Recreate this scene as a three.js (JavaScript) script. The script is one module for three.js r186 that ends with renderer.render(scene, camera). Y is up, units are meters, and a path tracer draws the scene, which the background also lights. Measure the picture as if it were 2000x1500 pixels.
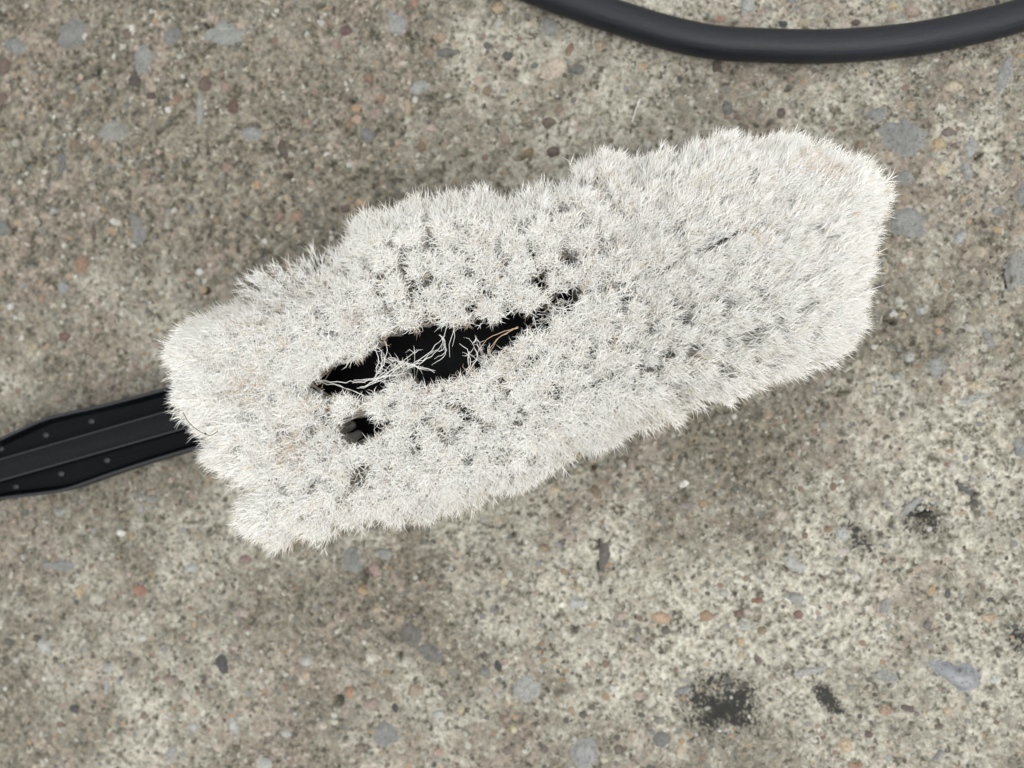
import * as THREE from 'three';
import { mergeGeometries } from 'three/addons/utils/BufferGeometryUtils.js';

// ---------------------------------------------------------------- camera, sky, sun, exposure
const scene = new THREE.Scene();
const camera = new THREE.PerspectiveCamera(53, 4 / 3, 0.01, 20);
const TILT = THREE.MathUtils.degToRad(5);
camera.position.set(Math.sin(TILT) * 0.36, Math.cos(TILT) * 0.36, 0);   // a phone held over the brush, its right side a little nearer the ground
camera.up.set(0, 0, -1);
camera.lookAt(0, 0, 0);
camera.focus = 0.29;
camera.userData.fStop = 5.2;

const SUN = new THREE.Vector3(0.26, 0.90, 0.40).normalize();
const SKY_W = 256, SKY_H = 128, skyData = new Float32Array(SKY_W * SKY_H * 4);
for (let j = 0; j < SKY_H; j++) for (let i = 0; i < SKY_W; i++) {
  const az = ((i + 0.5) / SKY_W - 0.5) * 2 * Math.PI, el = ((j + 0.5) / SKY_H - 0.5) * Math.PI;
  const y = Math.sin(el), x = Math.cos(el) * Math.cos(az), z = Math.cos(el) * Math.sin(az);
  let l = y > 0 ? 0.36 + 0.64 * y : 0.28;                               // overcast: brighter overhead than at the horizon
  const c = Math.max(0, x * SUN.x + y * SUN.y + z * SUN.z);
  if (y > 0) l *= 0.86 + 0.42 * c * c;                                  // the cloud is thinner round the hidden sun
  skyData.set([l * 0.975, l * 1.0, l * 1.02, 1], (j * SKY_W + i) * 4);
}
const sky = new THREE.DataTexture(skyData, SKY_W, SKY_H, THREE.RGBAFormat, THREE.FloatType);
sky.mapping = THREE.EquirectangularReflectionMapping; sky.magFilter = THREE.LinearFilter; sky.needsUpdate = true;
scene.background = sky; scene.environment = sky;

const sun = new THREE.DirectionalLight(new THREE.Color(1, 0.975, 0.93), 0.65);
sun.position.copy(SUN).multiplyScalar(2); sun.castShadow = true; sun.shadow.radius = 60;
Object.assign(sun.shadow.camera, { left: -0.5, right: 0.5, top: 0.5, bottom: -0.5, near: 0.5, far: 4 });
sun.shadow.mapSize.set(2048, 2048);
scene.add(sun, sun.target);

const renderer = new THREE.WebGLRenderer({ antialias: true });
renderer.toneMapping = THREE.LinearToneMapping;
renderer.toneMappingExposure = 1.5;
renderer.shadowMap.enabled = true;

// ---------------------------------------------------------------- helpers
function rng(seed) { let s = seed | 0; return () => { s = (s + 0x6d2b79f5) | 0; let t = Math.imul(s ^ (s >>> 15), 1 | s); t = (t + Math.imul(t ^ (t >>> 7), 61 | t)) ^ t; return ((t ^ (t >>> 14)) >>> 0) / 4294967296; }; }
const hash = (x, y, s) => { let h = Math.imul(x, 374761393) ^ Math.imul(y, 668265263) ^ Math.imul(s, 1274126177); h = Math.imul(h ^ (h >>> 13), 1274126177); h = Math.imul(h ^ (h >>> 15), 2246822519); return ((h ^ (h >>> 16)) >>> 0) / 4294967296; };
const mod = (a, n) => ((a % n) + n) % n;
function noise(x, y, n, s) {                                            // value noise with period n cells
  const xi = Math.floor(x), yi = Math.floor(y); let fx = x - xi, fy = y - yi;
  fx = fx * fx * (3 - 2 * fx); fy = fy * fy * (3 - 2 * fy);
  const x0 = mod(xi, n), x1 = mod(xi + 1, n), y0 = mod(yi, n), y1 = mod(yi + 1, n);
  const a = hash(x0, y0, s), b = hash(x1, y0, s), c = hash(x0, y1, s), d = hash(x1, y1, s);
  return a + (b - a) * fx + (c - a + (a - b - c + d) * fx) * fy;
}
const smooth = (a, b, x) => { const t = Math.min(1, Math.max(0, (x - a) / (b - a))); return t * t * (3 - 2 * t); };
const lerp = THREE.MathUtils.lerp;
function finish(o) { o.traverse((m) => { if (m.isMesh) { m.castShadow = true; m.receiveShadow = true; } }); return o; }
function mesh(name, geometry, material, parent) { const m = new THREE.Mesh(geometry, material); m.name = name; parent.add(m); return m; }
function label(o, text, category, group) { o.userData.label = text; o.userData.category = category; if (group) o.userData.group = group; return o; }

// ---------------------------------------------------------------- measured data (millimetres on the ground)
// x, z, half length, half width (mm), turn (degrees), linear base colour
const STONES = [[-244.3, -159.9, 1.6, 1.6, 0, 0.322, 0.210, 0.082], [-247.2, -167.7, 5.4, 3.8, 10, 0.164, 0.194, 0.210], [-180.8, -158.4, 4.2, 6.8, 10, 0.210, 0.237, 0.244], [-185.0, -148.5, 3.1, 2.4, 0, 0.056, 0.031, 0.026],
  [-205.8, -145.2, 2.1, 2.1, 0, 0.244, 0.137, 0.064], [-218.3, -140.3, 2.7, 2.4, 0, 0.164, 0.092, 0.036], [-175.3, -143.9, 1.8, 1.8, 0, 0.412, 0.301, 0.227], [-176.6, -140.5, 2.4, 1.8, 0, 0.073, 0.036, 0.026],
  [-163.1, -138.8, 2.9, 2.6, 0, 0.262, 0.125, 0.042], [-149.4, -151.0, 2.1, 1.8, 0, 0.388, 0.227, 0.125], [-149.4, -144.8, 3.1, 3.6, 0, 0.150, 0.073, 0.049], [-135.0, -133.5, 2.3, 3.8, 0, 0.125, 0.042, 0.021],
  [-138.3, -143.7, 2.3, 2.3, 0, 0.322, 0.179, 0.125], [-165.9, -169.3, 4.7, 3.6, 0, 0.150, 0.173, 0.179], [-139.8, -169.0, 7.2, 5.1, 0, 0.244, 0.262, 0.244], [-217.7, -170.8, 8.0, 6.9, 0, 0.179, 0.185, 0.173],
  [-196.0, -123.6, 6.9, 4.7, 0, 0.244, 0.244, 0.216], [-175.3, -127.0, 2.6, 5.0, 20, 0.179, 0.137, 0.092], [-151.7, -131.7, 1.8, 8.8, 0, 0.244, 0.274, 0.266], [-126.0, -121.1, 4.8, 3.3, 0, 0.227, 0.251, 0.281],
  [-205.0, -117.8, 2.9, 2.6, 0, 0.281, 0.179, 0.102], [-215.6, -117.1, 3.5, 3.2, 0, 0.194, 0.125, 0.056], [-222.5, -109.2, 2.4, 4.5, 0, 0.125, 0.145, 0.150], [-241.0, -104.1, 1.1, 1.1, 0, 0.573, 0.602, 0.573],
  [-179.2, -102.4, 2.6, 2.6, 0, 0.301, 0.179, 0.102], [-137.8, -104.6, 2.6, 2.3, 0, 0.301, 0.164, 0.113], [-218.8, -126.5, 1.6, 1.6, 0, 0.388, 0.365, 0.301], [-218.3, -122.7, 1.1, 1.1, 0, 0.412, 0.388, 0.322],
  [-247.2, -119.2, 2.2, 2.2, 0, 0.343, 0.313, 0.244], [-160.5, -149.4, 1.0, 1.0, 0, 0.573, 0.561, 0.488], [-122.9, -95.6, 2.0, 2.5, 0, 0.488, 0.262, 0.092], [-133.2, -87.7, 1.8, 2.0, 0, 0.343, 0.210, 0.113],
  [-206.6, -96.7, 1.6, 1.6, 0, 0.388, 0.343, 0.262], [-174.3, -94.5, 1.6, 1.6, 0, 0.388, 0.365, 0.281], [-188.9, -171.4, 2.1, 2.6, 0, 0.164, 0.082, 0.056], [-252.9, -157.5, 3.8, 3.8, 0, 0.137, 0.073, 0.049],
  [-253.7, -141.7, 2.7, 3.2, 0, 0.150, 0.064, 0.036], [-79.6, -168.3, 2.7, 3.0, 0, 0.102, 0.031, 0.036], [-84.3, -161.9, 2.5, 2.3, 0, 0.301, 0.164, 0.125], [-114.6, -164.5, 2.0, 2.0, 0, 0.244, 0.125, 0.082],
  [-54.8, -170.2, 4.4, 5.9, -20, 0.262, 0.281, 0.313], [-46.6, -179.6, 1.7, 2.2, 0, 0.412, 0.150, 0.082], [-33.9, -163.3, 2.7, 2.4, 0, 0.365, 0.227, 0.113], [-39.8, -156.8, 2.9, 2.7, 0, 0.281, 0.179, 0.092],
  [-30.7, -156.0, 5.4, 2.2, 0, 0.113, 0.125, 0.130], [-11.8, -158.6, 2.2, 1.4, 30, 0.092, 0.098, 0.092], [-1.9, -153.5, 2.4, 2.2, 0, 0.049, 0.058, 0.056], [-5.5, -176.1, 3.1, 2.2, 0, 0.462, 0.322, 0.150],
  [-68.6, -145.5, 2.5, 2.0, 0, 0.244, 0.125, 0.064], [-62.4, -135.6, 2.0, 2.7, 0, 0.281, 0.150, 0.064], [-74.3, -131.1, 2.5, 2.0, 0, 0.388, 0.194, 0.073], [-74.3, -126.0, 2.5, 2.0, 0, 0.462, 0.281, 0.179],
  [-78.1, -123.6, 2.0, 2.0, 0, 0.281, 0.164, 0.073], [-64.7, -128.6, 3.5, 2.5, 0, 0.322, 0.210, 0.164], [-69.6, -118.5, 3.2, 3.5, 0, 0.150, 0.173, 0.194], [-98.4, -125.7, 2.0, 1.8, 0, 0.322, 0.194, 0.113],
  [-110.5, -112.8, 2.0, 4.6, -15, 0.073, 0.042, 0.026], [-86.6, -118.0, 1.5, 1.5, 0, 0.462, 0.437, 0.343], [-42.7, -112.0, 2.2, 2.2, 0, 0.227, 0.137, 0.056], [-54.3, -114.0, 1.7, 1.7, 0, 0.412, 0.262, 0.164],
  [-11.8, -137.5, 2.2, 2.2, 0, 0.244, 0.164, 0.073], [-44.4, -139.8, 4.4, 3.4, 0, 0.301, 0.322, 0.322], [-49.6, -131.3, 1.7, 3.7, 0, 0.412, 0.301, 0.164], [-39.0, -120.5, 2.9, 2.0, 0, 0.412, 0.281, 0.210],
  [-72.1, -85.7, 3.0, 2.5, 0, 0.488, 0.281, 0.102], [-108.5, -89.2, 1.8, 1.8, 0, 0.412, 0.301, 0.179], [-2.9, -114.2, 2.4, 1.9, 0, 0.343, 0.210, 0.150], [-112.5, -80.1, 2.5, 2.3, 0, 0.301, 0.164, 0.102],
  [-103.7, -80.2, 2.8, 2.5, 0, 0.343, 0.179, 0.102], [-97.9, -81.3, 2.0, 1.5, 0, 0.082, 0.082, 0.073], [-133.7, -87.0, 2.0, 2.0, 0, 0.412, 0.262, 0.150], [-143.2, -79.0, 2.1, 2.1, 0, 0.244, 0.150, 0.056],
  [-112.3, -74.7, 2.0, 2.0, 0, 0.412, 0.343, 0.210], [-79.3, -83.4, 2.2, 1.7, 0, 0.137, 0.073, 0.049], [-212.2, -59.1, 3.5, 4.0, 0, 0.301, 0.137, 0.056], [-195.0, -79.4, 2.9, 1.6, 30, 0.544, 0.516, 0.437],
  [-197.1, -75.5, 2.1, 1.8, 0, 0.388, 0.244, 0.125], [-183.4, -74.2, 2.9, 8.9, -15, 0.179, 0.197, 0.227], [-222.5, -47.7, 2.7, 3.5, -20, 0.244, 0.274, 0.322], [-152.2, -54.3, 2.1, 1.8, 0, 0.602, 0.584, 0.544],
  [-218.8, -52.9, 2.4, 1.9, 0, 0.437, 0.301, 0.179], [-233.2, -42.2, 1.9, 1.9, 0, 0.365, 0.194, 0.082], [-249.4, -38.3, 1.6, 1.4, 0, 0.573, 0.573, 0.561], [-237.8, -18.0, 2.1, 2.1, 0, 0.488, 0.388, 0.210],
  [-201.8, -14.3, 1.8, 1.8, 0, 0.462, 0.343, 0.210], [-214.3, -32.7, 2.7, 2.7, 0, 0.365, 0.330, 0.244], [-244.0, -33.7, 1.9, 2.2, 0, 0.412, 0.374, 0.281], [-220.9, -23.7, 3.2, 1.9, 0, 0.164, 0.056, 0.031],
  [-254.0, -77.5, 2.7, 3.8, 0, 0.125, 0.164, 0.179], [-206.1, -74.6, 1.3, 4.2, 0, 0.113, 0.056, 0.031], [-224.1, 7.3, 2.1, 1.9, 0, 0.365, 0.244, 0.164], [-221.5, -68.1, 1.3, 1.6, 0, 0.462, 0.437, 0.365],
  [-184.7, -42.5, 1.3, 1.0, 0, 0.544, 0.516, 0.437], [-186.6, -32.8, 1.3, 1.3, 0, 0.488, 0.462, 0.412], [-204.2, -29.6, 1.6, 1.3, 0, 0.437, 0.402, 0.322], [-244.0, -8.4, 1.6, 1.6, 0, 0.462, 0.422, 0.322],
  [-227.1, -38.6, 1.6, 1.6, 0, 0.412, 0.365, 0.262], [-218.8, -72.1, 1.6, 1.3, 0, 0.388, 0.244, 0.125], [-227.1, -85.3, 2.1, 1.6, 0, 0.244, 0.262, 0.301], [-169.8, -64.3, 1.6, 1.6, 0, 0.437, 0.388, 0.262],
  [17.5, -166.3, 3.8, 4.8, 0, 0.210, 0.227, 0.227], [19.1, -146.3, 6.7, 4.8, -25, 0.544, 0.412, 0.301], [27.0, -155.3, 1.7, 3.1, 25, 0.262, 0.137, 0.056], [30.5, -145.9, 3.3, 2.1, 0, 0.113, 0.120, 0.130],
  [40.7, -156.9, 3.1, 2.1, 0, 0.388, 0.262, 0.150], [60.6, -146.4, 1.9, 1.9, 0, 0.544, 0.343, 0.164], [94.1, -144.8, 2.3, 2.5, 0, 0.092, 0.056, 0.036], [107.6, -172.0, 3.2, 3.6, 0, 0.322, 0.374, 0.412],
  [95.7, -166.7, 2.3, 1.8, 0, 0.343, 0.164, 0.082], [7.9, -107.5, 2.6, 2.4, 0, 0.244, 0.150, 0.056], [19.1, -107.9, 2.9, 2.4, 0, 0.125, 0.073, 0.049], [22.0, -127.8, 1.7, 2.1, 0, 0.262, 0.150, 0.082],
  [17.0, -121.6, 2.9, 2.6, 0, 0.150, 0.092, 0.064], [63.2, -110.1, 1.4, 2.1, 0, 0.544, 0.516, 0.437], [79.4, -117.6, 1.4, 1.4, 0, 0.462, 0.343, 0.262], [98.5, -125.9, 2.5, 3.7, 0, 0.137, 0.130, 0.130],
  [10.8, -148.5, 1.7, 1.4, 0, 0.137, 0.164, 0.164], [171.1, -169.3, 2.0, 1.8, 0, 0.544, 0.412, 0.194], [179.3, -166.2, 3.5, 2.4, 0, 0.412, 0.281, 0.194], [155.4, -162.8, 2.0, 1.8, 0, 0.102, 0.056, 0.049],
  [123.3, -163.2, 2.0, 1.6, 0, 0.049, 0.056, 0.052], [132.8, -163.5, 3.2, 2.3, 0, 0.388, 0.301, 0.179], [159.1, -139.4, 2.0, 1.3, 0, 0.602, 0.488, 0.301], [196.8, -132.4, 3.9, 2.4, 0, 0.488, 0.388, 0.244],
  [219.5, -137.3, 3.4, 10.8, 20, 0.244, 0.274, 0.289], [191.3, -123.0, 2.4, 2.2, 0, 0.516, 0.472, 0.388], [178.6, -124.8, 2.0, 1.8, 0, 0.388, 0.262, 0.137], [164.5, -120.9, 4.4, 3.1, 0, 0.244, 0.262, 0.281],
  [175.5, -109.5, 9.9, 8.4, 35, 0.203, 0.230, 0.251], [190.9, -107.3, 2.8, 2.6, 20, 0.516, 0.343, 0.137], [195.0, -112.0, 2.8, 2.2, 0, 0.179, 0.120, 0.106], [204.4, -104.4, 2.6, 6.1, 8, 0.281, 0.305, 0.330],
  [202.9, -94.2, 2.2, 3.9, -15, 0.301, 0.322, 0.356], [192.6, -95.4, 3.1, 2.6, 0, 0.544, 0.437, 0.244], [198.5, -91.4, 1.7, 1.5, 0, 0.516, 0.462, 0.365], [176.4, -91.9, 4.8, 3.7, 0, 0.244, 0.244, 0.227],
  [176.4, -83.6, 3.5, 2.9, 0, 0.343, 0.244, 0.150], [156.9, -107.5, 2.2, 2.2, 0, 0.244, 0.150, 0.073], [126.5, -138.7, 1.8, 2.0, 0, 0.281, 0.194, 0.137], [122.4, -122.8, 2.0, 2.5, 0, 0.113, 0.073, 0.052],
  [187.4, -98.5, 1.5, 1.3, 0, 0.462, 0.343, 0.281], [226.8, -85.3, 3.4, 6.9, 15, 0.194, 0.216, 0.216], [200.9, -82.2, 1.7, 1.5, 0, 0.412, 0.262, 0.150], [177.5, -71.7, 7.5, 6.4, 20, 0.244, 0.270, 0.301],
  [181.9, -78.5, 1.8, 1.3, 0, 0.462, 0.412, 0.322], [200.0, -65.4, 3.0, 2.6, -35, 0.322, 0.365, 0.402], [216.5, -76.4, 3.0, 1.9, 10, 0.210, 0.227, 0.237], [203.5, -72.4, 1.3, 1.3, 0, 0.437, 0.244, 0.113],
  [208.3, -58.9, 4.5, 2.4, 28, 0.412, 0.322, 0.210], [167.8, -52.1, 1.5, 2.4, 0, 0.488, 0.388, 0.227], [174.8, -52.0, 2.0, 1.8, 0, 0.365, 0.227, 0.125], [224.9, -50.9, 4.7, 11.2, 8, 0.244, 0.251, 0.251],
  [174.0, -36.9, 1.8, 2.6, 0, 0.544, 0.544, 0.462], [171.5, -31.4, 1.8, 1.5, 0, 0.573, 0.602, 0.573], [175.5, -30.7, 1.8, 1.5, 0, 0.544, 0.412, 0.179], [183.6, -32.7, 2.0, 1.8, 0, 0.343, 0.374, 0.412],
  [194.4, -44.2, 2.0, 1.7, 0, 0.301, 0.194, 0.092], [195.9, -37.8, 1.5, 1.7, 0, 0.262, 0.179, 0.102], [191.3, -27.6, 2.4, 2.0, 0, 0.343, 0.227, 0.137], [190.6, -23.5, 1.5, 1.5, 0, 0.462, 0.244, 0.102],
  [203.9, -24.8, 2.8, 1.5, 30, 0.488, 0.437, 0.365], [211.5, -21.3, 1.7, 5.6, -25, 0.244, 0.262, 0.274], [218.6, -30.1, 1.9, 1.3, 0, 0.462, 0.365, 0.194], [178.6, -58.4, 1.8, 1.3, 0, 0.488, 0.322, 0.281],
  [155.6, -9.0, 2.0, 1.8, 0, 0.488, 0.412, 0.301], [178.2, -12.1, 2.4, 2.0, 0, 0.365, 0.412, 0.422], [189.8, -7.5, 4.6, 4.2, 30, 0.262, 0.281, 0.313], [173.1, -3.2, 2.0, 1.5, 0, 0.343, 0.388, 0.365],
  [160.5, 1.2, 2.0, 1.8, 0, 0.462, 0.365, 0.210], [206.5, 0.7, 2.6, 1.7, 0, 0.516, 0.388, 0.227], [194.1, 2.1, 2.4, 2.2, 0, 0.301, 0.210, 0.125], [204.4, 6.8, 13.0, 2.0, -17, 0.322, 0.343, 0.356],
  [161.4, -40.7, 2.2, 1.8, 0, 0.365, 0.244, 0.194], [-192.3, 72.9, 2.4, 1.6, 10, 0.697, 0.684, 0.633], [-224.9, 89.1, 9.1, 2.4, 3, 0.194, 0.227, 0.251], [-223.6, 62.8, 3.2, 1.9, 0, 0.301, 0.313, 0.330],
  [-181.8, 100.7, 3.4, 3.1, 0, 0.388, 0.125, 0.064], [-213.2, 101.9, 2.1, 2.1, 0, 0.544, 0.365, 0.150], [-204.7, 105.0, 3.7, 4.0, 0, 0.412, 0.388, 0.301], [-176.3, 52.7, 2.1, 1.6, 0, 0.462, 0.322, 0.164],
  [-175.3, 55.6, 3.1, 1.8, 0, 0.244, 0.274, 0.262], [-156.3, 89.2, 3.6, 2.3, 0, 0.388, 0.402, 0.388], [-181.8, 60.5, 1.6, 2.6, 0, 0.301, 0.289, 0.281], [-204.7, 62.5, 1.9, 1.9, 0, 0.244, 0.150, 0.082],
  [-227.1, 56.3, 2.1, 2.1, 0, 0.210, 0.125, 0.056], [-188.1, 93.3, 1.6, 1.8, 0, 0.462, 0.322, 0.262], [-240.2, 73.4, 1.3, 1.3, 0, 0.488, 0.365, 0.179], [-128.8, 84.6, 3.6, 2.0, 0, 0.262, 0.150, 0.113],
  [-231.6, 129.7, 3.8, 3.2, 20, 0.412, 0.442, 0.437], [-235.9, 125.7, 2.1, 2.4, 0, 0.092, 0.068, 0.042], [-216.1, 159.7, 2.4, 2.4, 30, 0.039, 0.049, 0.056], [-140.3, 135.4, 2.6, 4.6, -20, 0.042, 0.052, 0.061],
  [-198.7, 139.2, 2.6, 2.4, 0, 0.343, 0.374, 0.412], [-199.7, 148.0, 1.3, 3.7, 5, 0.343, 0.374, 0.412], [-165.9, 143.9, 3.9, 2.6, 0, 0.301, 0.210, 0.164], [-134.7, 164.8, 2.3, 4.1, -10, 0.388, 0.437, 0.437],
  [-166.2, 179.5, 2.3, 4.2, 10, 0.322, 0.343, 0.343], [-142.9, 175.8, 2.3, 2.3, 0, 0.516, 0.437, 0.343], [-154.8, 166.4, 2.1, 2.1, 0, 0.437, 0.437, 0.437], [-226.0, 136.1, 1.6, 1.6, 0, 0.092, 0.073, 0.046],
  [-180.5, 162.1, 2.1, 1.8, 0, 0.244, 0.164, 0.125], [-169.0, 161.7, 2.1, 1.0, 40, 0.544, 0.516, 0.488], [-250.5, 128.2, 2.4, 2.2, 0, 0.082, 0.073, 0.064], [-207.9, 148.1, 2.4, 2.1, 0, 0.412, 0.374, 0.301],
  [-130.1, 110.8, 3.1, 2.3, 0, 0.412, 0.301, 0.244], [-75.8, 82.9, 4.2, 8.0, 5, 0.194, 0.210, 0.216], [-60.4, 80.6, 4.2, 2.5, 10, 0.301, 0.330, 0.330], [-65.6, 88.0, 2.2, 3.5, -20, 0.412, 0.244, 0.210],
  [-71.4, 97.9, 2.7, 2.0, 15, 0.462, 0.262, 0.082], [-101.2, 91.5, 1.5, 1.3, 0, 0.544, 0.437, 0.301], [-64.4, 107.2, 2.5, 1.7, 0, 0.412, 0.281, 0.164], [-53.3, 111.0, 2.2, 2.0, 0, 0.412, 0.301, 0.179],
  [-48.4, 118.4, 4.7, 4.9, 0, 0.137, 0.120, 0.106], [-37.8, 127.0, 4.9, 4.2, 0, 0.150, 0.137, 0.125], [-67.6, 130.6, 2.5, 3.0, 0, 0.544, 0.505, 0.412], [-99.4, 139.7, 2.3, 2.0, 0, 0.462, 0.301, 0.164],
  [-77.6, 147.0, 2.2, 2.7, 0, 0.437, 0.179, 0.056], [-66.6, 152.0, 3.5, 3.0, 0, 0.322, 0.210, 0.179], [-58.7, 147.8, 1.7, 3.5, 0, 0.244, 0.179, 0.102], [-55.8, 153.8, 1.5, 2.5, -20, 0.049, 0.042, 0.036],
  [-60.2, 166.3, 6.2, 6.2, 20, 0.194, 0.216, 0.237], [-72.6, 172.9, 2.2, 2.2, 0, 0.210, 0.137, 0.092], [-85.3, 161.0, 1.8, 1.5, 0, 0.544, 0.505, 0.412], [-90.6, 163.1, 2.3, 2.0, 0, 0.488, 0.412, 0.330],
  [-108.7, 167.8, 2.5, 2.0, 0, 0.388, 0.402, 0.402], [-35.1, 173.5, 2.2, 2.2, 0, 0.437, 0.281, 0.194], [-24.2, 152.9, 1.7, 2.4, 0, 0.516, 0.412, 0.210], [-34.9, 155.7, 2.7, 2.2, 0, 0.365, 0.412, 0.412],
  [-32.7, 135.3, 2.4, 2.9, 0, 0.437, 0.322, 0.210], [-45.9, 144.9, 3.4, 2.5, 0, 0.412, 0.281, 0.194], [-6.7, 132.1, 1.9, 2.9, -20, 0.031, 0.031, 0.034], [-12.8, 134.7, 2.2, 2.4, 0, 0.179, 0.173, 0.156],
  [-3.6, 129.8, 1.9, 1.7, 0, 0.437, 0.281, 0.210], [-98.6, 132.8, 3.0, 2.5, 0, 0.388, 0.412, 0.412], [-3.6, 92.2, 1.7, 1.7, 0, 0.488, 0.437, 0.227], [-119.6, 182.7, 3.6, 2.8, 0, 0.412, 0.462, 0.472],
  [-32.7, 145.5, 2.2, 2.0, 0, 0.210, 0.145, 0.120], [19.8, 49.1, 2.6, 2.1, 0, 0.544, 0.388, 0.210], [38.8, 49.8, 1.7, 2.8, -20, 0.244, 0.137, 0.056], [78.9, 45.8, 2.5, 1.8, -40, 0.665, 0.684, 0.697],
  [87.2, 54.6, 1.8, 1.8, 0, 0.488, 0.281, 0.125], [43.0, 78.9, 2.6, 6.4, 5, 0.125, 0.102, 0.092], [30.3, 101.9, 5.0, 2.6, -5, 0.365, 0.412, 0.422], [80.8, 55.6, 3.2, 1.8, 0, 0.244, 0.203, 0.185],
  [30.5, 94.8, 2.1, 1.2, 0, 0.437, 0.322, 0.179], [26.7, 71.1, 2.1, 1.9, 0, 0.388, 0.281, 0.237], [69.0, 107.1, 4.2, 2.8, 0, 0.516, 0.301, 0.137], [50.3, 107.1, 2.3, 2.1, 0, 0.437, 0.322, 0.244],
  [89.1, 106.1, 2.8, 2.5, 0, 0.388, 0.210, 0.092], [104.0, 104.7, 2.5, 1.8, 0, 0.179, 0.092, 0.056], [107.6, 103.7, 1.6, 1.6, 0, 0.544, 0.412, 0.356], [112.0, 98.5, 2.7, 1.4, -10, 0.281, 0.102, 0.036],
  [106.9, 110.3, 2.5, 2.1, 0, 0.388, 0.422, 0.402], [104.9, 117.3, 1.6, 2.5, 0, 0.488, 0.343, 0.150], [104.9, 123.4, 1.6, 1.8, 0, 0.462, 0.356, 0.194], [114.0, 111.9, 2.0, 1.8, 0, 0.262, 0.179, 0.082],
  [97.3, 95.6, 2.3, 1.8, 0, 0.343, 0.365, 0.356], [7.0, 141.7, 6.7, 5.0, -20, 0.301, 0.322, 0.343], [79.4, 140.6, 3.2, 1.8, -10, 0.244, 0.255, 0.281], [69.2, 163.1, 4.2, 3.0, 0, 0.150, 0.164, 0.185],
  [68.3, 154.9, 2.6, 1.9, 0, 0.210, 0.194, 0.156], [59.7, 152.6, 1.4, 1.2, 0, 0.092, 0.096, 0.098], [34.1, 171.1, 6.1, 5.4, 25, 0.281, 0.309, 0.356], [42.8, 173.8, 1.9, 1.6, 0, 0.544, 0.488, 0.322],
  [55.7, 162.0, 2.1, 2.1, 0, 0.462, 0.343, 0.244], [49.4, 168.6, 2.1, 1.9, 0, 0.150, 0.113, 0.082], [33.1, 153.4, 1.7, 1.9, 0, 0.113, 0.082, 0.064], [37.1, 150.1, 1.7, 1.4, 0, 0.150, 0.125, 0.092],
  [71.1, 113.1, 2.1, 2.1, 0, 0.113, 0.086, 0.064], [77.3, 167.9, 2.1, 1.9, 0, 0.488, 0.365, 0.227], [58.7, 143.2, 2.8, 2.3, 0, 0.437, 0.322, 0.237], [1.0, 161.5, 1.7, 2.2, 0, 0.516, 0.437, 0.227],
  [15.3, 170.0, 1.9, 1.9, 0, 0.150, 0.113, 0.092], [112.2, 125.7, 1.6, 2.5, -25, 0.164, 0.113, 0.092], [196.8, 37.6, 2.2, 2.4, 0, 0.516, 0.437, 0.365], [184.7, 36.6, 1.1, 1.1, 0, 0.602, 0.584, 0.516],
  [149.1, 43.6, 1.3, 1.1, 0, 0.602, 0.584, 0.516], [173.1, 45.2, 1.8, 2.0, 20, 0.573, 0.516, 0.388], [122.2, 59.7, 3.2, 2.7, -20, 0.488, 0.388, 0.322], [117.9, 65.3, 1.8, 1.6, 0, 0.516, 0.488, 0.412],
  [149.3, 67.6, 2.9, 2.9, 0, 0.412, 0.452, 0.516], [150.0, 75.6, 2.9, 1.8, 0, 0.488, 0.412, 0.365], [143.1, 65.4, 1.6, 1.3, 0, 0.281, 0.137, 0.049], [178.6, 55.0, 6.6, 1.8, -45, 0.301, 0.322, 0.343],
  [137.3, 80.3, 2.0, 1.8, 0, 0.488, 0.462, 0.365], [203.3, 46.6, 3.9, 3.3, 20, 0.113, 0.113, 0.106], [213.5, 42.4, 1.1, 0.9, 0, 0.633, 0.608, 0.544], [213.0, 51.8, 1.9, 1.3, 0, 0.544, 0.472, 0.322],
  [201.3, 57.1, 1.5, 1.1, 0, 0.488, 0.343, 0.194], [225.1, 28.3, 2.6, 3.9, 0, 0.210, 0.244, 0.274], [128.5, 81.6, 5.9, 2.5, 25, 0.365, 0.388, 0.388], [175.7, 78.6, 1.1, 1.1, 0, 0.488, 0.343, 0.210],
  [134.1, 26.6, 1.3, 1.1, 0, 0.544, 0.527, 0.462], [214.1, 21.8, 1.9, 1.7, 0, 0.488, 0.437, 0.281], [214.8, 130.9, 2.4, 2.2, 0, 0.544, 0.561, 0.488], [202.9, 146.3, 2.0, 2.0, 0, 0.544, 0.505, 0.388],
  [194.4, 145.5, 2.2, 1.7, 0, 0.544, 0.365, 0.210], [150.7, 162.6, 2.9, 3.1, 0, 0.602, 0.412, 0.210], [212.2, 103.8, 3.2, 1.9, 5, 0.544, 0.365, 0.194], [207.0, 107.8, 1.5, 1.3, 0, 0.544, 0.505, 0.388],
  [195.0, 93.5, 1.1, 2.0, 0, 0.092, 0.113, 0.125], [167.6, 99.4, 2.0, 4.0, 20, 0.301, 0.281, 0.330], [134.8, 129.9, 7.6, 1.8, -15, 0.365, 0.374, 0.412], [168.0, 131.1, 4.9, 2.4, 10, 0.281, 0.301, 0.301],
  [140.0, 123.7, 1.6, 1.3, 0, 0.573, 0.544, 0.437], [130.1, 104.3, 2.0, 1.8, 0, 0.244, 0.113, 0.073], [129.2, 96.9, 3.2, 2.5, 20, 0.322, 0.330, 0.356], [166.7, 124.5, 1.5, 1.3, 0, 0.412, 0.210, 0.092],
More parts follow.
